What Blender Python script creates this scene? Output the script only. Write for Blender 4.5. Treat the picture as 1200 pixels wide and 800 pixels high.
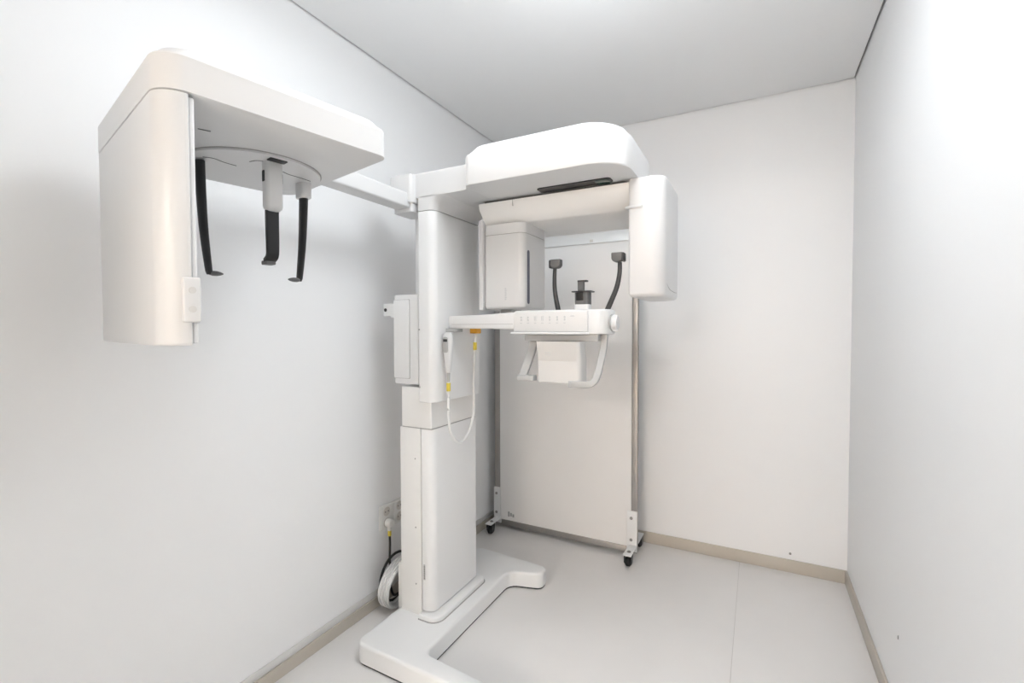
import bpy, bmesh, math
from mathutils import Vector, Matrix

for o in list(bpy.data.objects):
    bpy.data.objects.remove(o)
S = bpy.context.scene
COL = S.collection

# ------------------------------------------------------------------ camera
F_PX, YAW, PITCH, ROLL, CAM_H = 545.3, 0.4860, 0.0270, -0.00218, 1.2819
c, s = math.cos(YAW), math.sin(YAW)
fw = Vector((-s * math.cos(PITCH), c * math.cos(PITCH), -math.sin(PITCH)))
r0 = Vector((c, s, 0)); u0 = r0.cross(fw)
rr = r0 * math.cos(ROLL) + u0 * math.sin(ROLL)
uu = -r0 * math.sin(ROLL) + u0 * math.cos(ROLL)
cam = bpy.data.cameras.new('camera')
cam.sensor_fit = 'HORIZONTAL'; cam.sensor_width = 36.0
cam.lens = F_PX / 1200 * 36.0
cam.clip_start = 0.02
cob = bpy.data.objects.new('camera', cam); COL.objects.link(cob)
cob.matrix_world = Matrix(((rr.x, uu.x, -fw.x, 0), (rr.y, uu.y, -fw.y, 0), (rr.z, uu.z, -fw.z, CAM_H), (0, 0, 0, 1)))
S.camera = cob

# ------------------------------------------------------------------ world, exposure
W = bpy.data.worlds.new('world'); S.world = W; W.use_nodes = True
W.node_tree.nodes['Background'].inputs[0].default_value = (0.9, 0.95, 1.0, 1)
W.node_tree.nodes['Background'].inputs[1].default_value = 0.4
S.view_settings.view_transform = 'Standard'
S.view_settings.look = 'None'
S.view_settings.gamma = 1.0
S.view_settings.use_curve_mapping = False
S.view_settings.exposure = 0.19

# added lamps, out of view: two on the room ceiling, one in the corridor
ADDED_ROOM_LIGHTS = [((-0.33, 1.18), 0.6, 0.6, 8.4, 'deep square ceiling lamp added to light the room, beside the bare right wall, above the top of the picture'),
               ((-0.95, 0.86), 0.6, 0.6, 1.5, 'deep square ceiling lamp added to light the room, over the side arm, above the top of the picture')]
ADDED_CORRIDOR_LIGHT = ((-0.45, -5.2), 1.4, 1.4, 42.0)
ADDED_LIGHT_COL = (0.905, 0.957, 1.0)
CORRIDOR_COL = (1.0, 0.96, 0.915)

# ------------------------------------------------------------------ room dimensions
XL, XR, YB, YF, H = -1.549, 0.4095, 2.8215, -0.42, 2.5
DX0, DX1, DH = -0.95, 0.15, 2.25          # doorway in the front wall, placed to steer the corridor light

# ------------------------------------------------------------------ materials
MATS = {}
def mat(name, col, rough=0.4, metal=0.0, coat=0.0, bump=0.0, bscale=200.0, vary=0.0, vscale=4.0, emit=None, spec=0.5):
    if name in MATS: return MATS[name]
    m = bpy.data.materials.new(name); m.use_nodes = True
    nt = m.node_tree; b = nt.nodes['Principled BSDF']
    b.inputs['Base Color'].default_value = (*col, 1)
    b.inputs['Roughness'].default_value = rough
    b.inputs['Metallic'].default_value = metal
    b.inputs['Coat Weight'].default_value = coat
    b.inputs['Coat Roughness'].default_value = 0.08
    b.inputs['Specular IOR Level'].default_value = spec
    if vary or bump:
        tc = nt.nodes.new('ShaderNodeTexCoord')
    if vary:
        n = nt.nodes.new('ShaderNodeTexNoise'); n.inputs['Scale'].default_value = vscale; n.inputs['Detail'].default_value = 5
        nt.links.new(tc.outputs['Object'], n.inputs['Vector'])
        r = nt.nodes.new('ShaderNodeValToRGB')
        r.color_ramp.elements[0].position = 0.3; r.color_ramp.elements[1].position = 0.7
        r.color_ramp.elements[0].color = (*[x * (1 - vary) for x in col], 1)
        r.color_ramp.elements[1].color = (*[min(1, x * (1 + vary)) for x in col], 1)
        nt.links.new(n.outputs['Fac'], r.inputs['Fac']); nt.links.new(r.outputs['Color'], b.inputs['Base Color'])
    if bump:
        n2 = nt.nodes.new('ShaderNodeTexNoise'); n2.inputs['Scale'].default_value = bscale; n2.inputs['Detail'].default_value = 3
        nt.links.new(tc.outputs['Object'], n2.inputs['Vector'])
        bp = nt.nodes.new('ShaderNodeBump'); bp.inputs['Strength'].default_value = bump; bp.inputs['Distance'].default_value = 0.002
        nt.links.new(n2.outputs['Fac'], bp.inputs['Height']); nt.links.new(bp.outputs['Normal'], b.inputs['Normal'])
    if emit:
        b.inputs['Emission Color'].default_value = (*emit[0], 1); b.inputs['Emission Strength'].default_value = emit[1]
    MATS[name] = m
    return m

M_WALL = mat('wall_paint', (0.945, 0.947, 0.952), 0.55, bump=0.06, bscale=90, vary=0.006, vscale=1.2, spec=0.3)
M_CEIL = mat('ceiling_paint', (0.955, 0.957, 0.96), 0.8, bump=0.05, bscale=120, spec=0.2)
M_GAP = mat('shadow_gap', (0.34, 0.34, 0.35), 0.9)
M_TILE = mat('floor_tile', (0.855, 0.83, 0.81), 0.34, vary=0.022, vscale=2.6, bump=0.02, bscale=60)
M_GROUT = mat('grout', (0.62, 0.59, 0.56), 0.9)
M_BASEB = mat('skirting_tile', (0.56, 0.515, 0.45), 0.4, vary=0.03, vscale=5)
M_BASET = mat('skirting_cap', (0.74, 0.73, 0.71), 0.5)
M_WHITE = mat('white_plastic', (0.75, 0.75, 0.75), 0.30, coat=0.0, spec=0.35, vary=0.004, vscale=3)
M_WHITE2 = mat('white_painted_metal', (0.88, 0.88, 0.878), 0.3, vary=0.006, vscale=4)
M_SOFT = mat('warm_white_plastic', (0.88, 0.87, 0.85), 0.35, vary=0.006, vscale=4)
M_BOX = mat('box_plastic', (0.66, 0.65, 0.635), 0.4, vary=0.006, vscale=4)
M_SEAM = mat('dark_seam', (0.12, 0.12, 0.12), 0.7)
M_LSEAM = mat('light_seam', (0.42, 0.41, 0.40), 0.7)
M_BLACK = mat('black_plastic', (0.010, 0.010, 0.011), 0.42, vary=0.1, vscale=30)
M_DGREY = mat('dark_grey_plastic', (0.028, 0.028, 0.031), 0.35, vary=0.1, vscale=20)
M_MGREY = mat('grey_rubber', (0.13, 0.13, 0.13), 0.5, vary=0.08, vscale=40)
M_LGREY = mat('light_grey_plastic', (0.46, 0.46, 0.455), 0.35, vary=0.02, vscale=10)
M_GLASSG = mat('dark_green_glass', (0.01, 0.06, 0.05), 0.12, vary=0.1, vscale=20)
M_VIOLET = mat('beam_window', (0.10, 0.10, 0.15), 0.3, vary=0.05, vscale=20)
M_STEEL = mat('brushed_steel_frame', (0.40, 0.382, 0.365), 0.35, metal=0.85, vary=0.05, vscale=8)
M_STEEL_LIT = mat('steel_frame_lit', (0.80, 0.80, 0.79), 0.35, metal=0.5, vary=0.02, vscale=8)  # paler copy of the frame metal, light from above put into its colour
M_PANEL = mat('screen_panel', (0.90, 0.885, 0.87), 0.42, vary=0.012, vscale=2.5)
M_SCREW = mat('screw_metal', (0.32, 0.31, 0.30), 0.35, metal=0.8, vary=0.05, vscale=60)
M_RUBBER = mat('black_rubber', (0.012, 0.012, 0.013), 0.55, vary=0.1, vscale=40)
M_YEL = mat('yellow_tag', (0.78, 0.62, 0.08), 0.5, vary=0.05, vscale=80)
M_ORANGE = mat('orange_plastic', (0.75, 0.36, 0.03), 0.4, vary=0.05, vscale=60)
M_CABLE = mat('white_cable', (0.80, 0.80, 0.79), 0.35, vary=0.02, vscale=30)
M_INK = mat('grey_print', (0.60, 0.61, 0.62), 0.5)
M_SOCK = mat('socket_plastic', (0.88, 0.87, 0.85), 0.3, vary=0.01, vscale=20)
M_WELL = mat('socket_well', (0.70, 0.665, 0.62), 0.4, vary=0.02, vscale=20)
M_WOOD = mat('corridor_wood', (0.62, 0.44, 0.29), 0.4, vary=0.12, vscale=6)
M_CORR = mat('corridor_paint', (0.83, 0.82, 0.80), 0.6, vary=0.01, vscale=3)

# ------------------------------------------------------------------ helpers
ORG = {}
def worldpos(o): return ORG.get(o.name, Vector((0, 0, 0)))

def link(o, parent, origin):
    COL.objects.link(o)
    ORG[o.name] = Vector(origin)
    if parent:
        o.parent = parent
        o.location = Vector(origin) - worldpos(parent)
    else:
        o.location = origin

def obj(name, bm, m, parent=None, origin=None, angle=35):
    bmesh.ops.recalc_face_normals(bm, faces=bm.faces[:])
    lo = Vector((1e9,) * 3); hi = -lo
    for v in bm.verts:
        for k in range(3):
            lo[k] = min(lo[k], v.co[k]); hi[k] = max(hi[k], v.co[k])
    if origin is None:
        origin = (lo + hi) / 2
        if parent is None: origin.z = lo.z
    origin = Vector(origin)
    for v in bm.verts: v.co -= origin
    me = bpy.data.meshes.new(name); bm.to_mesh(me); bm.free()
    me.materials.append(m)
    for p in me.polygons: p.use_smooth = True
    me.set_sharp_from_angle(angle=math.radians(angle))
    o = bpy.data.objects.new(name, me)
    link(o, parent, origin)
    return o

def empty(name, loc):
    o = bpy.data.objects.new(name, None); o.empty_display_size = 0.1
    link(o, None, loc); return o

def tag(o, label=None, cat=None, group=None, kind=None):
    if label: o['label'] = label
    if cat: o['category'] = cat
    if group: o['group'] = group
    if kind: o['kind'] = kind
    return o

def struct(name, bm, m, parent=None, label=None, **k):
    o = obj(name, bm, m, parent, **k)
    if parent is None:
        o['kind'] = 'structure'
        if label: o['label'] = label
    return o

def perm(axis, a, b, t):
    return (a, b, t) if axis == 'z' else (a, t, b) if axis == 'y' else (t, a, b)

def rrect(x0, x1, y0, y1, r, seg=6):
    """rounded rectangle; r = radius or 4 radii (x0y0, x1y0, x1y1, x0y1)"""
    if not isinstance(r, (tuple, list)): r = (r,) * 4
    out = []
    for k, (cx, cy, sx, sy, a0) in enumerate(((x0, y0, 1, 1, 180), (x1, y0, -1, 1, 270), (x1, y1, -1, -1, 0), (x0, y1, 1, -1, 90))):
        q = max(r[k], 1e-4)
        for i in range(seg + 1):
            a = math.radians(a0 + 90 * i / seg)
            out.append((cx + sx * q + q * math.cos(a), cy + sy * q + q * math.sin(a)))
    return out

def loft(bm, rings, f=None):
    """rings: lists of 3D points of equal length; capped at both ends"""
    vs = [[bm.verts.new(f(*p) if f else p) for p in ring] for ring in rings]
    n = len(vs[0])
    for a, b in zip(vs[:-1], vs[1:]):
        for i in range(n):
            j = (i + 1) % n
            bm.faces.new((a[i], a[j], b[j], b[i]))
    bm.faces.new(list(reversed(vs[0]))); bm.faces.new(vs[-1])

def rbox(bm, x0, x1, y0, y1, z0, z1, r=0.005, b=0.002, seg=5, bseg=3, axis='z', f=None, bt=None, bb=None):
    """box with rounded corners (radius r, about the axis) and rounded rims (radius b)"""
    if axis == 'y': a0, a1, b0_, b1_, t0, t1 = x0, x1, z0, z1, y0, y1
    elif axis == 'x': a0, a1, b0_, b1_, t0, t1 = y0, y1, z0, z1, x0, x1
    else: a0, a1, b0_, b1_, t0, t1 = x0, x1, y0, y1, z0, z1
    if not isinstance(r, (tuple, list)): r = (r,) * 4
    bt = b if bt is None else bt; bb = b if bb is None else bb
    levels = []
    if bb > 0:
        for i in range(bseg + 1):
            a = math.pi / 2 * i / bseg
            levels.append((t0 + bb * (1 - math.sin(a)), bb * (1 - math.cos(a))))
        levels = [(t0 + bb * (1 - math.cos(math.pi / 2 * i / bseg)), bb * (1 - math.sin(math.pi / 2 * i / bseg))) for i in range(bseg + 1)]
    else: levels = [(t0, 0)]
    if bt > 0:
        levels += [(t1 - bt * (1 - math.sin(math.pi / 2 * i / bseg)), bt * (1 - math.cos(math.pi / 2 * i / bseg))) for i in range(bseg + 1)]
    else: levels += [(t1, 0)]
    rings = []
    for t, ins in levels:
        pts = rrect(a0 + ins, a1 - ins, b0_ + ins, b1_ - ins, [max(q - ins, 1e-4) for q in r], seg)
        rings.append([perm(axis, p[0], p[1], t) for p in pts])
    loft(bm, rings, f)

def box(bm, x0, x1, y0, y1, z0, z1, f=None):
    pts = [(x0, y0), (x1, y0), (x1, y1), (x0, y1)]
    loft(bm, [[(p[0], p[1], z) for p in pts] for z in (z0, z1)], f)

def rpoly(pts, radii, seg=6):
    out = []; n = len(pts)
    for i in range(n):
        p = Vector(pts[i]); a = (Vector(pts[i - 1]) - p); b = (Vector(pts[(i + 1) % n]) - p); r = radii[i]
        la, lb = a.length, b.length; a.normalize(); b.normalize()
        ang = a.angle(b); d = min(r / math.tan(ang / 2), la * .49, lb * .49); r = d * math.tan(ang / 2)
        if r < 1e-4: out += [tuple(p)] * 1; continue
        ctr = p + (a + b).normalized() * (r / math.sin(ang / 2))
        s0 = p + a * d - ctr; s1 = p + b * d - ctr
        for k in range(seg + 1):
            t = k / seg; w = math.pi - ang
            v = (s0 * math.sin((1 - t) * w) + s1 * math.sin(t * w)) / math.sin(w)
            out.append(tuple(ctr + v))
    return out

def prism(bm, pts, t0, t1, axis='z', bev=0.0, bseg=3, f=None, top_only=False):
    tmp = bmesh.new()
    loft(tmp, [[perm(axis, p[0], p[1], t) for p in pts] for t in (t0, t1)])
    bmesh.ops.recalc_face_normals(tmp, faces=tmp.faces[:])
    if bev:
        caps = [fc for fc in tmp.faces if len(fc.verts) == len(pts)]
        k = 'xyz'.index(axis)
        if top_only: caps = [fc for fc in caps if fc.calc_center_median()[k] > (t0 + t1) / 2]
        ed = list({e for fc in caps for e in fc.edges})
        bmesh.ops.bevel(tmp, geom=ed, offset=bev, segments=bseg, profile=0.5, affect='EDGES', clamp_overlap=True)
    merge(bm, tmp, f)

def merge(bm, tmp, f=None):
    mp = {v: bm.verts.new(f(*v.co) if f else v.co) for v in tmp.verts}
    for fc in tmp.faces:
        try: bm.faces.new([mp[v] for v in fc.verts])
        except ValueError: pass
    tmp.free()

def cyl(bm, cx, cy, cz, r, h, axis='z', seg=24, b=0.0, r2=None, f=None):
    r2 = r if r2 is None else r2
    lv = [(-h / 2, r - b), (-h / 2 + b, r), (h / 2 - b, r2), (h / 2, r2 - b)] if b else [(-h / 2, r), (h / 2, r2)]
    rings = []
    for t, q in lv:
        ring = []
        for i in range(seg):
            a = 2 * math.pi * i / seg
            p = perm(axis, q * math.cos(a), q * math.sin(a), t)
            ring.append((cx + p[0], cy + p[1], cz + p[2]))
        rings.append(ring)
    loft(bm, rings, f)

def smooth_path(P, n=8):
    P = [Vector(p) for p in P]; out = []
    for i in range(len(P) - 1):
        p0 = P[max(i - 1, 0)]; p1 = P[i]; p2 = P[i + 1]; p3 = P[min(i + 2, len(P) - 1)]
        for k in range(n):
            t = k / n
            out.append(0.5 * ((2 * p1) + (p2 - p0) * t + (2 * p0 - 5 * p1 + 4 * p2 - p3) * t * t + (3 * p1 - p0 - 3 * p2 + p3) * t ** 3))
    out.append(P[-1]); return out

def sweep(bm, path, ra, rb=None, up=(0, 0, 1), seg=10, smooth=8, square=False, f=None, taper=None):
    """sweep an ellipse (or rounded rectangle) along a path; ra is the half size along 'up x tangent', rb along the other"""
    pts = smooth_path(path, smooth) if smooth else [Vector(p) for p in path]
    rb = ra if rb is None else rb; up = Vector(up); rings = []
    for i, p in enumerate(pts):
        t = (pts[min(i + 1, len(pts) - 1)] - pts[max(i - 1, 0)]).normalized()
        sd = up.cross(t)
        if sd.length < 1e-3: sd = Vector((1, 0, 0)).cross(t)
        sd.normalize(); n2 = t.cross(sd)
        k = taper(i / (len(pts) - 1)) if taper else 1.0
        if square: prof = rrect(-ra * k, ra * k, -rb * k, rb * k, min(ra, rb) * k * 0.45, 3)
        else: prof = [(ra * k * math.cos(2 * math.pi * j / seg), rb * k * math.sin(2 * math.pi * j / seg)) for j in range(seg)]
        rings.append([tuple(p + sd * a + n2 * b) for a, b in prof])
    loft(bm, rings, f)

# ================================================================== THE ROOM
fl = bmesh.new(); box(fl, XL - .1, XR + .1, YF - .12, YB + .1, -0.06, -0.0015)
floor = struct('floor', fl, M_GROUT, label='pale beige tiled floor of the small x-ray room')
J = 0.0013
xs = [XL, -0.0755, XR]; ys = [YF - .12, 0.86, YB]
for i in range(2):
    for k in range(2):
        t = bmesh.new()
        rbox(t, xs[i] + J / 2, xs[i + 1] - J / 2, ys[k] + J / 2, ys[k + 1] - J / 2, -0.0015, 0.0, r=0.001, b=0.0005, seg=1, bseg=1)
        obj('floor_tile', t, M_TILE, floor)

b = bmesh.new(); box(b, XL - .1, XL, YF - .1, YB + .1, -0.02, H + .06); wl = struct('wall_left', b, M_WALL, label='white painted wall beside the x-ray machine')
b = bmesh.new(); box(b, XL, XR, YB, YB + .1, -0.02, H + .06); wb = struct('wall_back', b, M_WALL, label='white painted back wall behind the mobile screen')
b = bmesh.new(); box(b, XR, XR + .1, YF - .1, YB + .1, -0.02, H + .06); wr = struct('wall_right', b, M_WALL, label='bare white painted wall on the right')
b = bmesh.new()
box(b, XL, DX0, YF - .1, YF, -0.02, H + .06); box(b, DX1, XR, YF - .1, YF, -0.02, H + .06); box(b, DX0, DX1, YF - .1, YF, DH, H + .06)
struct('wall_front', b, M_WALL, label='white wall with the doorway, behind the camera')
b = bmesh.new()
for x0, x1, z0, z1 in ((DX0 - .05, DX0 + .012, 0, DH + .05), (DX1 - .012, DX1 + .05, 0, DH + .05), (DX0 + .012, DX1 - .012, DH - .012, DH + .05)):
    rbox(b, x0, x1, YF - .105, YF + .012, z0, z1, r=.003, b=.002)
struct('trim_1', b, M_WOOD, label='wooden frame of the doorway behind the camera')

# ceiling with a shadow gap all round
G = 0.009
b = bmesh.new(); box(b, XL + G, XR - G, YF + G, YB - G, H, H + .02); struct('ceiling', b, M_CEIL, label='flat white ceiling with a thin shadow gap')
b = bmesh.new(); box(b, XL, XR, YF, YB, H + .021, H + .05); struct('trim_2', b, M_GAP, label='dark shadow gap around the ceiling edge')

# skirting
b = bmesh.new(); rbox(b, XL, XL + .012, YF, YB, 0, .05, r=.001, b=.001, seg=1, bseg=1); s_ = struct('baseboard_left', b, M_BASEB, label='beige tile skirting under the white left wall')
b = bmesh.new(); rbox(b, XL, XL + .006, YF, YB, .05, .08, r=.002, b=.002, seg=2, bseg=2); obj('skirting_cap', b, M_BASET, s_)
b = bmesh.new(); rbox(b, XL + .012, XR - .010, YB - .010, YB, 0, .066, r=.001, b=.002, seg=1, bseg=2); struct('baseboard_back', b, M_BASEB, label='beige tile skirting along the back wall')
b = bmesh.new(); rbox(b, XR - .010, XR, YF, YB, 0, .066, r=.001, b=.002, seg=1, bseg=2); struct('baseboard_right', b, M_BASEB, label='beige tile skirting along the bare right wall')

# old screw holes
b = bmesh.new(); cyl(b, 0.163, YB - .001, .097, .006, .003, 'y', 10); obj('wall_plug', b, M_SCREW, wb)
b = bmesh.new(); rbox(b, XR - .002, XR + .001, 1.875, 1.878, .283, .295, r=.001, b=.0005, axis='x'); obj('scuff_mark', b, M_SCREW, wr)

# corridor beyond the doorway, unseen and added to send light into the room
CY = -7.0
b = bmesh.new(); box(b, -2.2, 1.1, CY, YF - .121, -0.06, 0); struct('floor_corridor', b, M_CORR, label='pale floor of the added corridor behind the camera')
b = bmesh.new(); box(b, -2.2, 1.1, CY - .1, CY, -0.02, 2.5); struct('wall_corridor', b, M_WOOD, label='wood panelled wall of the added corridor behind the camera')
b = bmesh.new(); box(b, -2.3, -2.2, CY - .1, YF - .1, -0.02, 2.5); struct('wall_corridor_left', b, M_CORR, label='cream side wall of the added corridor, left of the doorway')
b = bmesh.new(); box(b, 1.1, 1.2, CY - .1, YF - .1, -0.02, 2.5); struct('wall_corridor_right', b, M_CORR, label='cream side wall of the added corridor, right of the doorway')
b = bmesh.new(); box(b, -2.3, 1.2, CY - .1, YF - .1, 2.5, 2.56); struct('ceiling_corridor', b, M_CORR, label='cream ceiling of the added corridor behind the camera')
b = bmesh.new(); box(b, -2.2, XL - .1, YF - .1, YF, -.02, 2.5); box(b, XR + .1, 1.1, YF - .1, YF, -.02, 2.5); struct('wall_corridor_front', b, M_CORR, label='cream wall of the added corridor around the doorway')

def added_ceiling_light(pos, w, d, power, col, label):
    """added surface-mounted lamp, out of view: a deep opal diffuser that also glows sideways, under a white back plate"""
    x, y = pos; z = H
    t = empty('added_ceiling_light', (x, y, z)); tag(t, label, 'ceiling light')
    b = bmesh.new(); rbox(b, x - w/2 - .01, x + w/2 + .01, y - d/2 - .01, y + d/2 + .01, z - .014, z - .0005, r=.02, b=.003); obj('back_plate', b, M_WHITE2, t)
    b = bmesh.new(); rbox(b, x - w/2, x + w/2, y - d/2, y + d/2, z - .088, z - .0145, r=.03, b=.015, bt=0)
    obj('diffuser', b, mat('diffuser_%s' % ('%.1f' % power).replace('.', '_'), (.9, .9, .9), .5, emit=(col, power)), t)

for pos, w, d, wt, lb in ADDED_ROOM_LIGHTS:
    added_ceiling_light(pos, w, d, wt, ADDED_LIGHT_COL, lb)
added_ceiling_light(*ADDED_CORRIDOR_LIGHT, CORRIDOR_COL, 'warm ceiling lamp added in the corridor behind the camera to light the room')

# ================================================================== X-RAY MACHINE
X = empty('xray_machine', (-1.2, 1.69, 0))
tag(X, 'white dental panoramic x-ray machine with a side arm, standing on a U-shaped floor base', 'x-ray machine')

# ---- base
def base_pts(i):
    P = [(-1.362 + i, 1.272 + i), (-.70 - i, 1.262 + i), (-.70 - i, 1.322 - i), (-1.082 - i, 1.352 - i), (-1.082 - i, 2.012 + i), (-.925 - i, 2.055 + i), (-.925 - i, 2.137 - i), (-1.362 + i, 2.165 - i)]
    return rpoly(P, [.045, .03, .025, .035, .06, .035, .04, .05], 6)
b = bmesh.new(); prism(b, base_pts(0), .008, .080, bev=.012, bseg=4, top_only=True); base = obj('base', b, M_WHITE2, X)
b = bmesh.new(); prism(b, base_pts(.003), 0, .008); obj('base_shadow_gap', b, M_RUBBER, base)  # black inset strip standing in for the shadow gap under the base

# ---- lower column
b = bmesh.new(); rbox(b, -1.345, -1.235, 1.520, 1.862, .080, .868, r=(.006, .002, .004, .02), b=.002); lc = obj('lower_column', b, M_SOFT, X)
for z in (.21, .45, .74):
    b = bmesh.new(); cyl(b, -1.262, 1.5193, z, .0032, .002, 'y', 10); obj('screw', b, M_LSEAM, lc)
b = bmesh.new(); rbox(b, -1.232, -1.175, 1.523, 1.862, .104, .868, r=(.002, .035, .012, .002), b=.003, seg=8); dr = obj('column_door', b, M_WHITE2, X)
b = bmesh.new(); rbox(b, -1.224, -1.216, 1.5215, 1.5245, .235, .30, r=.001, b=.0005, axis='y'); lab = obj('rating_label', b, M_LGREY, dr)
b = bmesh.new()
for k in range(6): box(b, -1.2222, -1.2178, 1.5209, 1.5216, .240 + k * .0095, .246 + k * .0095)
obj('label_print', b, M_SEAM, lab)
b = bmesh.new(); rbox(b, -1.234, -1.137, 1.497, 1.885, .080, .100, r=(.004, .05, .03, .004), b=.006, seg=8, bb=0); pl = obj('plinth', b, M_WHITE2, X)
b = bmesh.new(); rbox(b, -1.234, -1.133, 1.493, 1.889, .0802, .0830, r=(.004, .052, .032, .004), b=.0005, seg=8, bb=0); obj('plinth_seam', b, M_LSEAM, pl)
b = bmesh.new(); rbox(b, -1.385, -1.347, 1.545, 1.845, .0, .262, r=.006, b=.006); obj('cable_cover', b, M_SOFT, X)

# ---- middle column (telescoping) and inner pillar
b = bmesh.new(); rbox(b, -1.335, -1.178, 1.522, 1.850, .872, 1.04, r=(.004, .006, .006, .004), b=.001); mc = obj('middle_column', b, M_SOFT, X)
b = bmesh.new(); rbox(b, -1.334, -1.177, 1.5215, 1.853, .8685, .8715, r=.004, b=.0005, bb=0, bt=0); obj('column_seam', b, M_LSEAM, mc)
b = bmesh.new(); rbox(b, -1.322, -1.19, 1.60, 1.84, 1.041, 1.80, r=.008, b=.002); obj('inner_pillar', b, M_WHITE2, X)

# ---- carriage
b = bmesh.new(); rbox(b, -1.226, -1.145, 1.500, 1.852, .983, 1.757, r=(.008, .034, .02, .008), b=.005, seg=8); ca = obj('carriage', b, M_WHITE2, X)
b = bmesh.new(); rbox(b, -1.224, -1.147, 1.502, 1.850, 1.757, 1.759, r=(.008, .034, .02, .008), b=0, seg=8); obj('carriage_seam', b, M_LSEAM, ca)
for z in (1.045, 1.28):
    b = bmesh.new(); cyl(b, -1.219, 1.4995, z, .0035, .002, 'y', 10); obj('screw', b, M_LSEAM, ca)
# flaring cap between carriage and hood
b = bmesh.new(); rings = []
for t, g in ((0, 0), (.25, .002), (.5, .008), (.75, .02), (1, .045)):
    rings.append([(p[0], p[1], 1.759 + .055 * t) for p in rrect(-1.226, -1.145 + g, 1.500, 1.852 + g, (.008, .034, .02, .008), 8)])
loft(b, rings); obj('carriage_cap', b, M_WHITE, X)

# ---- side box on the column
b = bmesh.new(); rbox(b, -1.375, -1.247, 1.527, 1.597, 1.05, 1.427, r=.006, b=.004, axis='y'); sb = obj('side_box', b, M_WHITE2, X)
b = bmesh.new(); rbox(b, -1.374, -1.293, 1.520, 1.529, 1.075, 1.405, r=.003, b=.002, axis='y'); obj('box_cover', b, M_WHITE2, sb)
b = bmesh.new(); rbox(b, -1.3748, -1.2912, 1.5262, 1.528, 1.0732, 1.4068, r=.003, b=.0002, axis='y', seg=2); obj('cover_gap', b, M_LSEAM, sb)
b = bmesh.new(); rbox(b, -1.445, -1.373, 1.535, 1.560, 1.338, 1.392, r=.003, b=.002, axis='y'); rbox(b, -1.40, -1.373, 1.530, 1.56, 1.330, 1.342, r=.002, b=.001, axis='y'); br = obj('bracket', b, M_WHITE2, sb)
b = bmesh.new(); cyl(b, -1.432, 1.5345, 1.365, .0075, .003, 'y', 16); obj('lock', b, M_DGREY, br)

# ---- hood: neck and canopy
nk = [(-1.262, 1.500), (-1.005, 1.500), (-.985, 1.494), (-.972, 1.476), (-.962, 1.455), (-.945, 1.455), (-.945, 1.93), (-1.262, 1.93)]
b = bmesh.new(); prism(b, rpoly(nk, [.02, .0, .0, .0, 0, 0, 0, .03], 6), 1.812, 1.912, bev=.010, bseg=3, top_only=True); obj('neck', b, M_WHITE, X)
b = bmesh.new(); rings = []
HX0, HX1, HY0, HY1 = -.970, -.375, 1.448, 1.955
for z, i in ((1.810, .004), (1.811, .0015), (1.815, 0), (1.915, 0), (1.922, .003), (1.926, .008), (1.955, .030), (1.961, .038), (1.9635, .05)):
    rings.append([(p[0], p[1], z) for p in rrect(HX0 + i, HX1 - i, HY0 + i, HY1 - i, (.03, .125, .125, .03), 10)])
loft(b, rings); hood = obj('hood', b, M_WHITE, X, angle=25)
b = bmesh.new(); rbox(b, -.745, -.462, 1.604, 1.66, 1.8065, 1.8103, r=.016, b=.0005); obj('vent_slot', b, M_BLACK, hood)
b = bmesh.new(); rbox(b, -.520, -.470, 1.610, 1.66, 1.8050, 1.8064, r=.012, b=.0005); obj('slot_glass', b, M_GLASSG, hood)

# ---- rotating arm, tube housing, sensor housing
arm_sec = [(1.662, 1.800), (1.668, 1.775), (1.716, 1.722), (1.73, 1.716), (2.04, 1.716), (2.06, 1.73), (2.06, 1.80)]
b = bmesh.new(); prism(b, arm_sec, -1.035, -.400, axis='x', bev=.004, bseg=2); ra = obj('rotating_arm', b, M_SOFT, X)
b = bmesh.new(); rbox(b, -1.02, -.42, 1.672, 2.03, 1.800, 1.8095, r=.02, b=.001); obj('hood_shadow_gap', b, M_SEAM, ra)  # dark slab standing in for the shadow between hood and arm
b = bmesh.new(); box(b, -.875, -.874, 1.6608, 1.672, 1.775, 1.800); obj('panel_joint', b, M_LSEAM, ra)
b = bmesh.new(); rbox(b, -1.030, -.842, 1.700, 1.918, 1.366, 1.674, r=(.012, .03, .012, .012), b=.012, seg=8, bt=.001); tu = obj('tube_housing', b, M_WHITE, X)
b = bmesh.new(); rbox(b, -1.0285, -.8435, 1.7015, 1.9165, 1.674, 1.6765, r=(.012, .03, .012, .012), b=0, seg=8); obj('housing_seam', b, M_LSEAM, tu)
b = bmesh.new(); rbox(b, -1.030, -.842, 1.700, 1.918, 1.6765, 1.718, r=(.012, .03, .012, .012), b=0, seg=8); obj('housing_collar', b, M_WHITE, tu)
b = bmesh.new(); rbox(b, -.8425, -.8408, 1.729, 1.751, 1.385, 1.607, r=.0109, b=.0004, axis='x'); obj('beam_slot', b, M_VIOLET, tu)
b = bmesh.new()
for k in range(7): rbox(b, -.932, -.924 + .001 * (k % 2), 1.6993, 1.7003, 1.402 + k * .0074, 1.4075 + k * .0074, r=.001, b=.0002, axis='y', seg=1, bseg=1)
obj('printed_mark', b, M_INK, tu)
b = bmesh.new(); rbox(b, -1.052, -1.031, 1.690, 1.918, 1.362, 1.740, r=(.006, .003, .003, .006), b=.004); obj('side_cover', b, M_WHITE, tu)
b = bmesh.new(); rbox(b, -.99, -.93, 1.76, 1.86, 1.350, 1.368, r=.01, b=.002); obj('collimator_foot', b, M_LGREY, tu)

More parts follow.
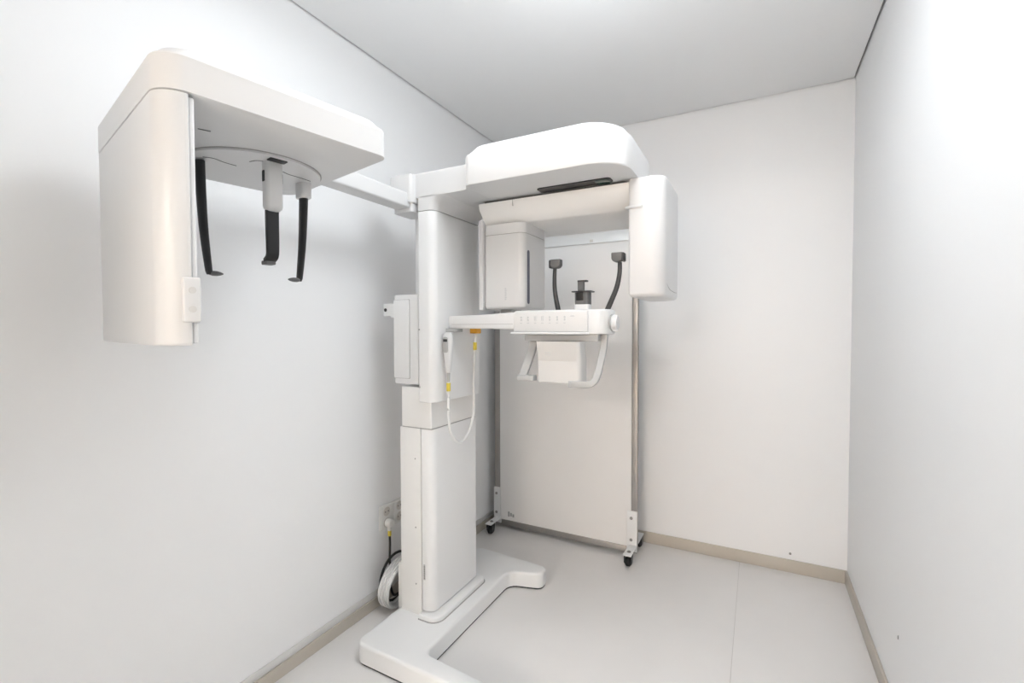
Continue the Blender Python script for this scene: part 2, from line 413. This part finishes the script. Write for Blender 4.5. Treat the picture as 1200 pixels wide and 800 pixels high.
b = bmesh.new(); rings = []
for z, i in ((1.393, .022), (1.394, .012), (1.399, .004), (1.408, 0), (1.70, 0), (1.755, 0), (1.80, 0), (1.8095, .002)):
    rings.append([(p[0], p[1], z) for p in rrect(-.409 + i, -.285 - i, 1.655 + i, 1.99 - i, (.010, .045, .045, .01), 8)])
loft(b, rings); se = obj('sensor_housing', b, M_WHITE, X)
b = bmesh.new(); rbox(b, -.42, -.36, 1.650, 1.70, 1.703, 1.714, r=.004, b=.004); obj('sensor_lip', b, M_WHITE, se)
b = bmesh.new(); sweep(b, [(-.2856, 1.71, 1.440), (-.2845, 1.76, 1.425), (-.2845, 1.86, 1.420), (-.2850, 1.93, 1.422)], .001, .001, seg=6); obj('grip_line', b, M_LSEAM, se)

# ---- patient support: arm and control unit
b = bmesh.new(); rings = []
for x, z0, z1, y0 in ((-1.150, 1.284, 1.334, 1.602), (-1.142, 1.283, 1.336, 1.600), (-1.0, 1.283, 1.339, 1.600), (-.84, 1.280, 1.346, 1.598), (-.822, 1.279, 1.348, 1.598)):
    rings.append([(x, p[0], p[1]) for p in rrect(y0, 1.672, z0, z1, .007, 4)])
loft(b, rings); sa = obj('support_arm', b, M_WHITE, X)
b = bmesh.new(); sweep(b, [(-1.13, 1.6, 1.301), (-.84, 1.598, 1.301)], .0008, smooth=0, seg=6); obj('arm_groove', b, M_LSEAM, sa)

b = bmesh.new(); rings = []
for z, i, yo in ((1.262, .006, 0), (1.264, .001, 0), (1.268, 0, 0), (1.345, 0, .004), (1.350, .003, .004), (1.352, .008, .004)):
    rings.append([(p[0], p[1], z) for p in rrect(-.835 + i, -.462 - i, 1.592 + yo + i, 1.725 - i, (.006, .055, .05, .03), 8)])
loft(b, rings); cu = obj('control_unit', b, M_WHITE, X)
b = bmesh.new(); prism(b, [(1.584, 1.276), (1.588, 1.345), (1.593, 1.349), (1.60, 1.349), (1.60, 1.270), (1.588, 1.270)], -.828, -.535, axis='x', bev=.003, bseg=2); cp = obj('control_panel', b, M_WHITE, cu)
b = bmesh.new(); rbox(b, -.835, -.530, 1.566, 1.600, 1.2615, 1.2695, r=(.003, .02, .003, .003), b=.003); obj('panel_ledge', b, M_WHITE, cu)
# eight key pictograms, each a small mark over a dash
for k in range(8):
    x = -.798 + k * .0295; b = bmesh.new(); y = 1.5845
    zz = 1.312
    if k == 7:
        prism(b, [(x - .010, zz + .014), (x + .010, zz + .014), (x + .006, zz + .018), (x - .006, zz + .018)], y, y + .004, axis='y')
    elif k in (2, 3):
        for d in (-.003, .003): rbox(b, x + d - .001, x + d + .001, y, y + .004, zz, zz + .017, r=.0005, b=.0002, axis='y', seg=1, bseg=1)
    else:
        cyl(b, x, y + .002, zz + .013, .004, .004, 'y', 10); rbox(b, x - .0035, x + .0035, y, y + .004, zz, zz + .007, r=.002, b=.0002, axis='y', seg=2, bseg=1)
    if k < 7: rbox(b, x - .005, x + .005, y - .0003, y + .0035, zz - .010, zz - .007, r=.001, b=.0002, axis='y', seg=1, bseg=1)
    obj('key', b, M_INK, cp)
b = bmesh.new(); cyl(b, -.452, 1.645, 1.303, .029, .022, 'x', 28, b=.005); kn = obj('knob', b, M_WHITE, cu)
b = bmesh.new(); cyl(b, -.4635, 1.645, 1.303, .031, .003, 'x', 28); obj('knob_ring', b, M_LGREY, kn)

# temple supports
for side, path, head, hd in (
    ('l', [(-.674, 1.66, 1.345), (-.684, 1.662, 1.385), (-.692, 1.664, 1.43), (-.694, 1.665, 1.475), (-.692, 1.665, 1.515)], (-.686, 1.665, 1.530), 1),
    ('r', [(-.494, 1.66, 1.330), (-.472, 1.662, 1.38), (-.452, 1.664, 1.43), (-.442, 1.665, 1.48), (-.441, 1.665, 1.520)], (-.449, 1.665, 1.538), -1)):
    b = bmesh.new(); sweep(b, path, .009, .0055, up=(0, 1, 0), seg=12, taper=lambda t: 1.15 - .3 * t); ts = obj('temple_support', b, M_DGREY, cu)
    b = bmesh.new(); x, y, z = head
    rbox(b, x - .020 * 1, x + .020, y - .016, y + .016, z - .017, z + .017, r=(.016, .016, .003, .003), b=.005, axis='y'); obj('temple_pad', b, M_MGREY, ts)
    b = bmesh.new(); rbox(b, x - hd * .021 - .006, x - hd * .021 + .006, y - .015, y + .015, z - .016, z + .016, r=.005, b=.004, axis='y'); obj('pad_cushion', b, M_DGREY, ts)
# chin rest
b = bmesh.new(); rbox(b, -.606, -.548, 1.635, 1.685, 1.345, 1.372, r=.012, b=.002); cr = obj('chin_rest', b, M_WHITE, cu)
b = bmesh.new(); rbox(b, -.604, -.550, 1.637, 1.683, 1.372, 1.418, r=.010, b=.002); obj('chin_cup', b, M_MGREY, cr)
b = bmesh.new(); rbox(b, -.596, -.568, 1.6355, 1.66, 1.386, 1.416, r=.002, b=.001, axis='y'); obj('chin_insert', b, M_BLACK, cr)
b = bmesh.new(); rbox(b, -.616, -.538, 1.630, 1.690, 1.4175, 1.4215, r=.014, b=.001); obj('chin_plate', b, M_DGREY, cr)
b = bmesh.new(); rbox(b, -.597, -.573, 1.654, 1.668, 1.4215, 1.458, r=.003, b=.001); obj('bite_post', b, M_MGREY, cr)
b = bmesh.new(); rbox(b, -.597, -.560, 1.650, 1.672, 1.456, 1.462, r=.004, b=.001); obj('bite_tip', b, M_DGREY, cr)

# handle frame under the unit
b = bmesh.new(); rbox(b, -.792, -.500, 1.60, 1.66, 1.236, 1.262, r=.006, b=.003); mb_ = obj('mounting_bar', b, M_LGREY, cu)
b = bmesh.new(); sweep(b, [(-.762, 1.64, 1.245), (-.775, 1.61, 1.17), (-.790, 1.575, 1.095)], .016, .008, up=(0, 1, 0), smooth=4, square=True)
rbox(b, -.805, -.735, 1.556, 1.594, 1.088, 1.108, r=.006, b=.003); obj('handle', b, M_LGREY, cu)
b = bmesh.new(); sweep(b, [(-.488, 1.64, 1.262), (-.490, 1.625, 1.20), (-.500, 1.590, 1.115), (-.515, 1.578, 1.090), (-.545, 1.575, 1.083), (-.600, 1.575, 1.083)], .012, .008, up=(0, 1, 0), smooth=6, square=True)
obj('handle', b, M_LGREY, cu)
b = bmesh.new(); rings = []
for z, y0, dx in ((1.084, 1.575, .004), (1.087, 1.572, 0), (1.164, 1.572, 0), (1.168, 1.571, 0), (1.236, 1.556, 0)):
    rings.append([(p[0], p[1], z) for p in rrect(-.722 + dx, -.556 - dx, y0, y0 + .07, (.004, .02, .004, .004), 5)])
loft(b, rings); bx_ = obj('mirror_box', b, M_BOX, cu, angle=12)
b = bmesh.new()
for k, w in ((0, .024), (1, .024)): rbox(b, -.69, -.69 + w, 1.5665 - .0018 * k, 1.580, 1.186 + k * .008, 1.190 + k * .008, r=.001, b=.0003, axis='y', seg=1)
obj('printed_mark', b, M_INK, bx_)

# switch holder and connector under the support arm
b = bmesh.new(); rbox(b, -1.143, -1.100, 1.575, 1.640, 1.270, 1.284, r=.004, b=.002); obj('switch_holder', b, M_LGREY, sa)
b = bmesh.new(); rbox(b, -1.144, -1.108, 1.760, 1.800, 1.262, 1.288, r=.004, b=.003); obj('cord_connector', b, M_ORANGE, ca)

# ---- side arm and head-film unit (turned about 12 degrees)
UX, UY = .2113, .9774
def uv(u, v, z): return (u * UX - v * UY, u * UY + v * UX, z)
b = bmesh.new(); rbox(b, -1.325, -1.250, .80, 1.56, 1.772, 1.832, r=.008, b=.004, axis='y'); obj('side_arm', b, M_WHITE, X)
b = bmesh.new(); rbox(b, -1.345, -1.232, 1.470, 1.60, 1.792, 1.905, r=.012, b=.004); rbox(b, -1.338, -1.24, 1.486, 1.60, 1.757, 1.793, r=.010, b=.003); ab = obj('arm_bracket', b, M_WHITE, X)

b = bmesh.new(); rings = []
for z, i in ((1.700, .003), (1.7015, 0), (1.762, 0), (1.766, .002), (1.769, .008), (1.784, .018), (1.788, .024), (1.789, .034)):
    rings.append([(p[0], p[1], z) for p in rrect(.2235 + i, .690 - i, .972 + i, 1.495 - i, (.05, .03, .06, .03), 8)])
loft(b, rings, uv); ch = obj('film_unit', b, M_WHITE, X, angle=25)
b = bmesh.new(); rbox(b, .2235, .272, .973, 1.492, 1.253, 1.698, r=(.046, .006, .006, .03), b=.006, seg=10, bt=.001, f=uv); dh = obj('detector_housing', b, M_WHITE, ch)
b = bmesh.new(); rbox(b, .226, .272, .976, 1.490, 1.6975, 1.7005, r=(.046, .006, .006, .03), b=0, seg=10, f=uv); obj('housing_seam', b, M_LSEAM, dh)
b = bmesh.new(); rbox(b, .272, .281, .978, 1.485, 1.257, 1.695, r=.003, b=.002, f=uv); obj('detector_panel', b, M_WHITE2, dh)
b = bmesh.new(); rbox(b, .255, .283, .966, .980, 1.295, 1.375, r=.004, b=.003, axis='y', f=uv); kp = obj('keypad', b, M_WHITE, dh)
for z in (1.318, 1.352):
    b = bmesh.new(); cyl(b, .269, .9656, z, .006, .0015, 'y', 14, f=uv); obj('key', b, M_BOX, kp)

# turning disc on the underside
DU, DV = .512, 1.310
b = bmesh.new(); cyl(b, DU, DV, 1.6965, .158, .005, 'z', 64, f=uv); dk = obj('turning_disc', b, M_WHITE, ch)
b = bmesh.new(); cyl(b, DU, DV, 1.6992, .161, .0014, 'z', 64, f=uv); obj('disc_gap', b, M_LSEAM, ch)
def slit(pts, name='slit', w=.0018):
    b = bmesh.new(); sweep(b, [uv(*p) for p in pts], w, .0008, seg=6); obj(name, b, M_SEAM, ch)
slit([(.385, 1.287, 1.694), (.405, 1.278, 1.694), (.43, 1.288, 1.694), (.46, 1.292, 1.694)])
slit([(.64, 1.27, 1.694), (.605, 1.262, 1.694), (.575, 1.258, 1.694), (.555, 1.248, 1.694)])
slit([(.33, 1.13, 1.6995), (.352, 1.125, 1.6995)])
slit([(.47, 1.236, 1.694), (.477, 1.216, 1.694), (.49, 1.207, 1.694)])
b = bmesh.new(); rbox(b, .490, .532, 1.165, 1.19, 1.6925, 1.6945, r=.004, b=.0005, f=uv); obj('slot', b, M_BLACK, ch)

# ear rods
for uu_, du, name in ((.385, .016, 'a'), (.640, -.016, 'b')):
    v0 = 1.310
    b = bmesh.new()
    rbox(b, uu_ - .016, uu_ + .016, v0 - .022, v0 + .022, 1.676 if du > 0 else 1.652, 1.695, r=.010, b=.003, f=uv)
    if du < 0: obj('rod_mount', b, M_WHITE, ch)
    else: b.free()
    b = bmesh.new()
    P = [uv(uu_, v0, 1.690), uv(uu_ + du * .1, v0, 1.62), uv(uu_ + du * .4, v0, 1.52), uv(uu_ + du, v0, 1.418)]
    sweep(b, P, .0155, .0105, up=(UX, UY, 0), seg=14, taper=lambda t: (1.05 - .35 * t * t) * (1 if t < .96 else .75))
    rod = obj('ear_rod', b, M_BLACK, ch)
    b = bmesh.new()
    e = 1 if du > 0 else -1
    rings = []
    for t, q in ((-.004, .004), (0, .0085), (.008, .0125), (.016, .0125), (.024, .009), (.030, .004), (.031, .001)):
        rings.append([uv(uu_ + du + e * t, v0 + q * math.cos(a * math.pi / 8), 1.421 + .5 * q * math.sin(a * math.pi / 8)) for a in range(16)])
    loft(b, rings); obj('ear_plug', b, M_MGREY, ch)

# nasion support
b = bmesh.new()
rbox(b, .490, .532, 1.190, 1.222, 1.575, 1.695, r=(.010, .010, .010, .010), b=.012, seg=6, bt=.001, f=uv); ns = obj('nasion_bracket', b, M_WHITE, ch)
for u_ in (.4895, .5325):
    b = bmesh.new(); rbox(b, u_ - .001, u_ + .001, 1.200, 1.212, 1.645, 1.672, r=.003, b=.0003, axis='x', f=uv); obj('bracket_slot', b, M_BLACK, ch)
b = bmesh.new(); sweep(b, [uv(.511, 1.212, 1.60), uv(.511, 1.212, 1.54), uv(.511, 1.211, 1.49), uv(.511, 1.214, 1.466), uv(.511, 1.232, 1.456)], .015, .006, up=(UY * 1.0, -UX, 0), square=True, taper=lambda t: 1.05 - .12 * t)
obj('nasion_arm', b, M_BLACK, ch)
b = bmesh.new(); rbox(b, .498, .524, 1.222, 1.250, 1.446, 1.456, r=.004, b=.002, f=uv); obj('nasion_pad', b, M_MGREY, ch)

# ================================================================== HAND SWITCH
HS = empty('hand_switch', (-1.118, 1.556, 1.095)); tag(HS, 'white hand-held exposure switch with grey button, hanging on its cord by the column', 'hand switch')
b = bmesh.new(); rings = []
hx, hy = -1.116, 1.556
for z, wx, wy in ((1.104, .008, .007), (1.108, .0115, .009), (1.15, .016, .011), (1.20, .0215, .0125), (1.24, .0235, .013), (1.260, .020, .012), (1.269, .011, .007)):
    rings.append([(hx + p[0], hy + p[1], z) for p in rrect(-wx, wx, -wy, wy, min(wx, wy) * .8, 5)])
loft(b, rings); obj('body', b, M_WHITE, HS)
b = bmesh.new(); rbox(b, hx - .018, hx + .008, hy - .0145, hy - .011, 1.186, 1.250, r=.010, b=.001, axis='y'); bt_ = obj('button', b, M_LGREY, HS)
b = bmesh.new(); rbox(b, hx - .015, hx + .005, hy - .0152, hy - .012, 1.230, 1.241, r=.002, b=.0005, axis='y'); obj('button_window', b, M_DGREY, bt_)
b = bmesh.new(); cyl(b, hx, hy, 1.084, .0055, .042, 'z', 14, b=.001, r2=.007); obj('strain_relief', b, M_LGREY, HS)
b = bmesh.new(); sweep(b, [(hx, hy, 1.066), (hx, hy, 1.0), (hx, hy, .93), (hx + .002, hy + .01, .86), (hx + .004, hy + .05, .812), (hx + .004, hy + .10, .803), (hx, hy + .16, .84), (hx - .003, hy + .195, .92), (hx - .006, hy + .20, 1.05), (hx - .006, hy + .21, 1.18), (hx - .006, hy + .222, 1.261)], .0062, seg=10)
co = obj('cord', b, M_CABLE, HS)
for (x, y, z) in ((hx, hy, 1.045), (hx - .006, hy + .212, 1.205)):
    b = bmesh.new(); rbox(b, x - .0075, x + .0075, y - .0075, y + .0075, z - .017, z + .017, r=.005, b=.001); obj('cord_tag', b, M_YEL, HS)

# ================================================================== MOBILE SCREEN
PS = empty('mobile_screen', (-1.042, 2.612, 0)); tag(PS, 'tall off-white mobile lead screen on four castors in front of back wall', 'screen')
PX0, PX1, PY0, PY1 = -1.462, -.618, 2.600, 2.622
b = bmesh.new(); rbox(b, PX0, PX1, PY0, PY1, .055, 1.775, r=.001, b=.001, axis='y', seg=1, bseg=1); pn = obj('panel', b, M_PANEL, PS)
for x0, x1 in ((-1.500, PX0), (PX1, -.586)):
    b = bmesh.new(); rbox(b, x0, x1, 2.596, 2.632, .022, 1.80, r=.003, b=.002); obj('side_rail', b, M_STEEL, PS)
b = bmesh.new(); rbox(b, PX0, PX1, 2.596, 2.632, .022, .055, r=.002, b=.002, axis='x'); obj('bottom_rail', b, M_STEEL, PS)
b = bmesh.new(); prism(b, [(2.592, 1.772), (2.594, 1.797), (2.608, 1.836), (2.634, 1.836), (2.634, 1.772)], -1.503, -.583, axis='x', bev=.001, bseg=1); tr = obj('top_rail', b, M_STEEL_LIT, PS)
b = bmesh.new(); rbox(b, -.862, -.842, 2.5905, 2.594, 1.780, 1.794, r=.001, b=.0003, axis='y', seg=1); obj('rail_tag', b, M_WELL, tr)
b = bmesh.new()
for k in range(3): rbox(b, -1.405 + k * .016, -1.393 + k * .016, 2.5990, 2.6003, .080 + .004 * (k % 2), .112 - .006 * k, r=.001, b=.0003, axis='y', seg=1)
obj('faded_sticker', b, M_LGREY, pn)
for x0, x1, xc in ((-1.503, -1.455, -1.468), (-.640, -.583, -.606)):
    b = bmesh.new(); rbox(b, x0, x1, 2.588, 2.596, .034, .262, r=.002, b=.001, axis='y'); bk = obj('corner_bracket', b, M_WHITE2, PS)
    for z in (.10, .222):
        b = bmesh.new(); cyl(b, (x0 + x1) / 2 - .004, 2.587, z, .0085, .006, 'y', 16, b=.0015); obj('bolt', b, M_SCREW, bk)
    b = bmesh.new(); rbox(b, xc - .022, xc + .022, 2.455, 2.589, .066, .071, r=.002, b=.001); rbox(b, xc - .022, xc + .022, 2.633, 2.775, .066, .071, r=.002, b=.001)
    rbox(b, xc - .022, xc + .022, 2.583, 2.589, .036, .068, r=.002, b=.001); ft = obj('foot_plate', b, M_WHITE2, PS)
    b = bmesh.new(); cyl(b, xc, 2.500, .0735, .008, .006, 'z', 6); cyl(b, xc, 2.500, .0715, .011, .002, 'z', 16); obj('castor_nut', b, M_SCREW, ft)
    for y in (2.488, 2.742):
        b = bmesh.new(); cyl(b, xc, y, .0255, .0255, .034, 'x', 28, b=.009); ct = obj('castor', b, M_RUBBER, PS)
        b = bmesh.new()
        for d in (-.019, .019): prism(b, rpoly([(y - .016, .018), (y + .012, .016), (y + .018, .062), (y - .018, .062)], [.008, .008, .002, .002], 4), xc + d - .0015, xc + d + .0015, axis='x')
        rbox(b, xc - .0205, xc + .0205, y - .018, y + .018, .060, .066, r=.004, b=.001); obj('castor_fork', b, M_DGREY, ct)

# ================================================================== WALL OUTLET, PLUG, COIL
WO = empty('wall_outlet', (XL, 1.688, .397)); tag(WO, 'white double wall outlet plate with four round sockets above skirting', 'wall outlet')
b = bmesh.new(); rbox(b, XL, XL + .007, 1.602, 1.776, .338, .456, r=.004, b=.002, axis='x'); obj('outlet_plate', b, M_SOCK, WO)
for y in (1.645, 1.732):
    b = bmesh.new(); rbox(b, XL + .006, XL + .010, y - .036, y + .036, .347, .447, r=.003, b=.0015, axis='x'); obj('insert', b, M_SOCK, WO)
    for z in (.371, .423):
        b = bmesh.new(); cyl(b, XL + .0098, y, z, .0215, .0012, 'x', 28); so = obj('socket', b, M_WELL, WO)
        b = bmesh.new(); 
        for d in (-.0095, .0095): cyl(b, XL + .0106, y + d, z, .0032, .001, 'x', 10)
        obj('socket_hole', b, M_SEAM, so)
PP = empty('power_plug', (XL + .03, 1.645, .371)); tag(PP, 'pale grey round plug with black cable pushed into the wall outlet', 'plug')
b = bmesh.new(); cyl(b, XL + .026, 1.645, .371, .0195, .031, 'x', 24, b=.004); rbox(b, XL + .018, XL + .034, 1.637, 1.653, .335, .36, r=.004, b=.002); obj('plug_body', b, M_SOCK, PP)
b = bmesh.new(); rbox(b, XL + .0185, XL + .0335, 1.6375, 1.6525, .310, .336, r=.006, b=.002); obj('plug_tag', b, M_YEL, PP)
b = bmesh.new(); sweep(b, [(XL + .026, 1.645, .318), (XL + .025, 1.648, .27), (XL + .023, 1.648, .20), (XL + .023, 1.650, .13), (XL + .023, 1.652, .07), (XL + .023, 1.675, .012), (XL + .023, 1.74, .008)], .0055, seg=10); obj('cable', b, M_RUBBER, PP)

CC = empty('cable_coil', (-1.455, 1.63, 0)); tag(CC, 'coil of white cable standing on the floor between wall and column', 'cable coil')
b = bmesh.new(); P = []
turns = 6
for k in range(turns * 28 + 1):
    a = 2 * math.pi * k / 28; t = k / (turns * 28)
    R = .110 - .012 * (k // 28 % 2) - .004 * math.sin(3 * a / turns)
    P.append((-1.478 + .055 * t + .018 * math.sin(a), 1.628 + R * math.cos(a), .117 + R * math.sin(a)))
sweep(b, P, .0062, up=(1, 0, 0), seg=8, smooth=0); obj('white_cable', b, M_CABLE, CC)
b = bmesh.new(); P = []
for k in range(31):
    a = 2 * math.pi * k / 28
    P.append((-1.503, 1.664 + .104 * math.cos(a), .117 + .108 * math.sin(a)))
sweep(b, P, .006, up=(1, 0, 0), seg=8, smooth=0); obj('black_cable', b, M_RUBBER, CC)
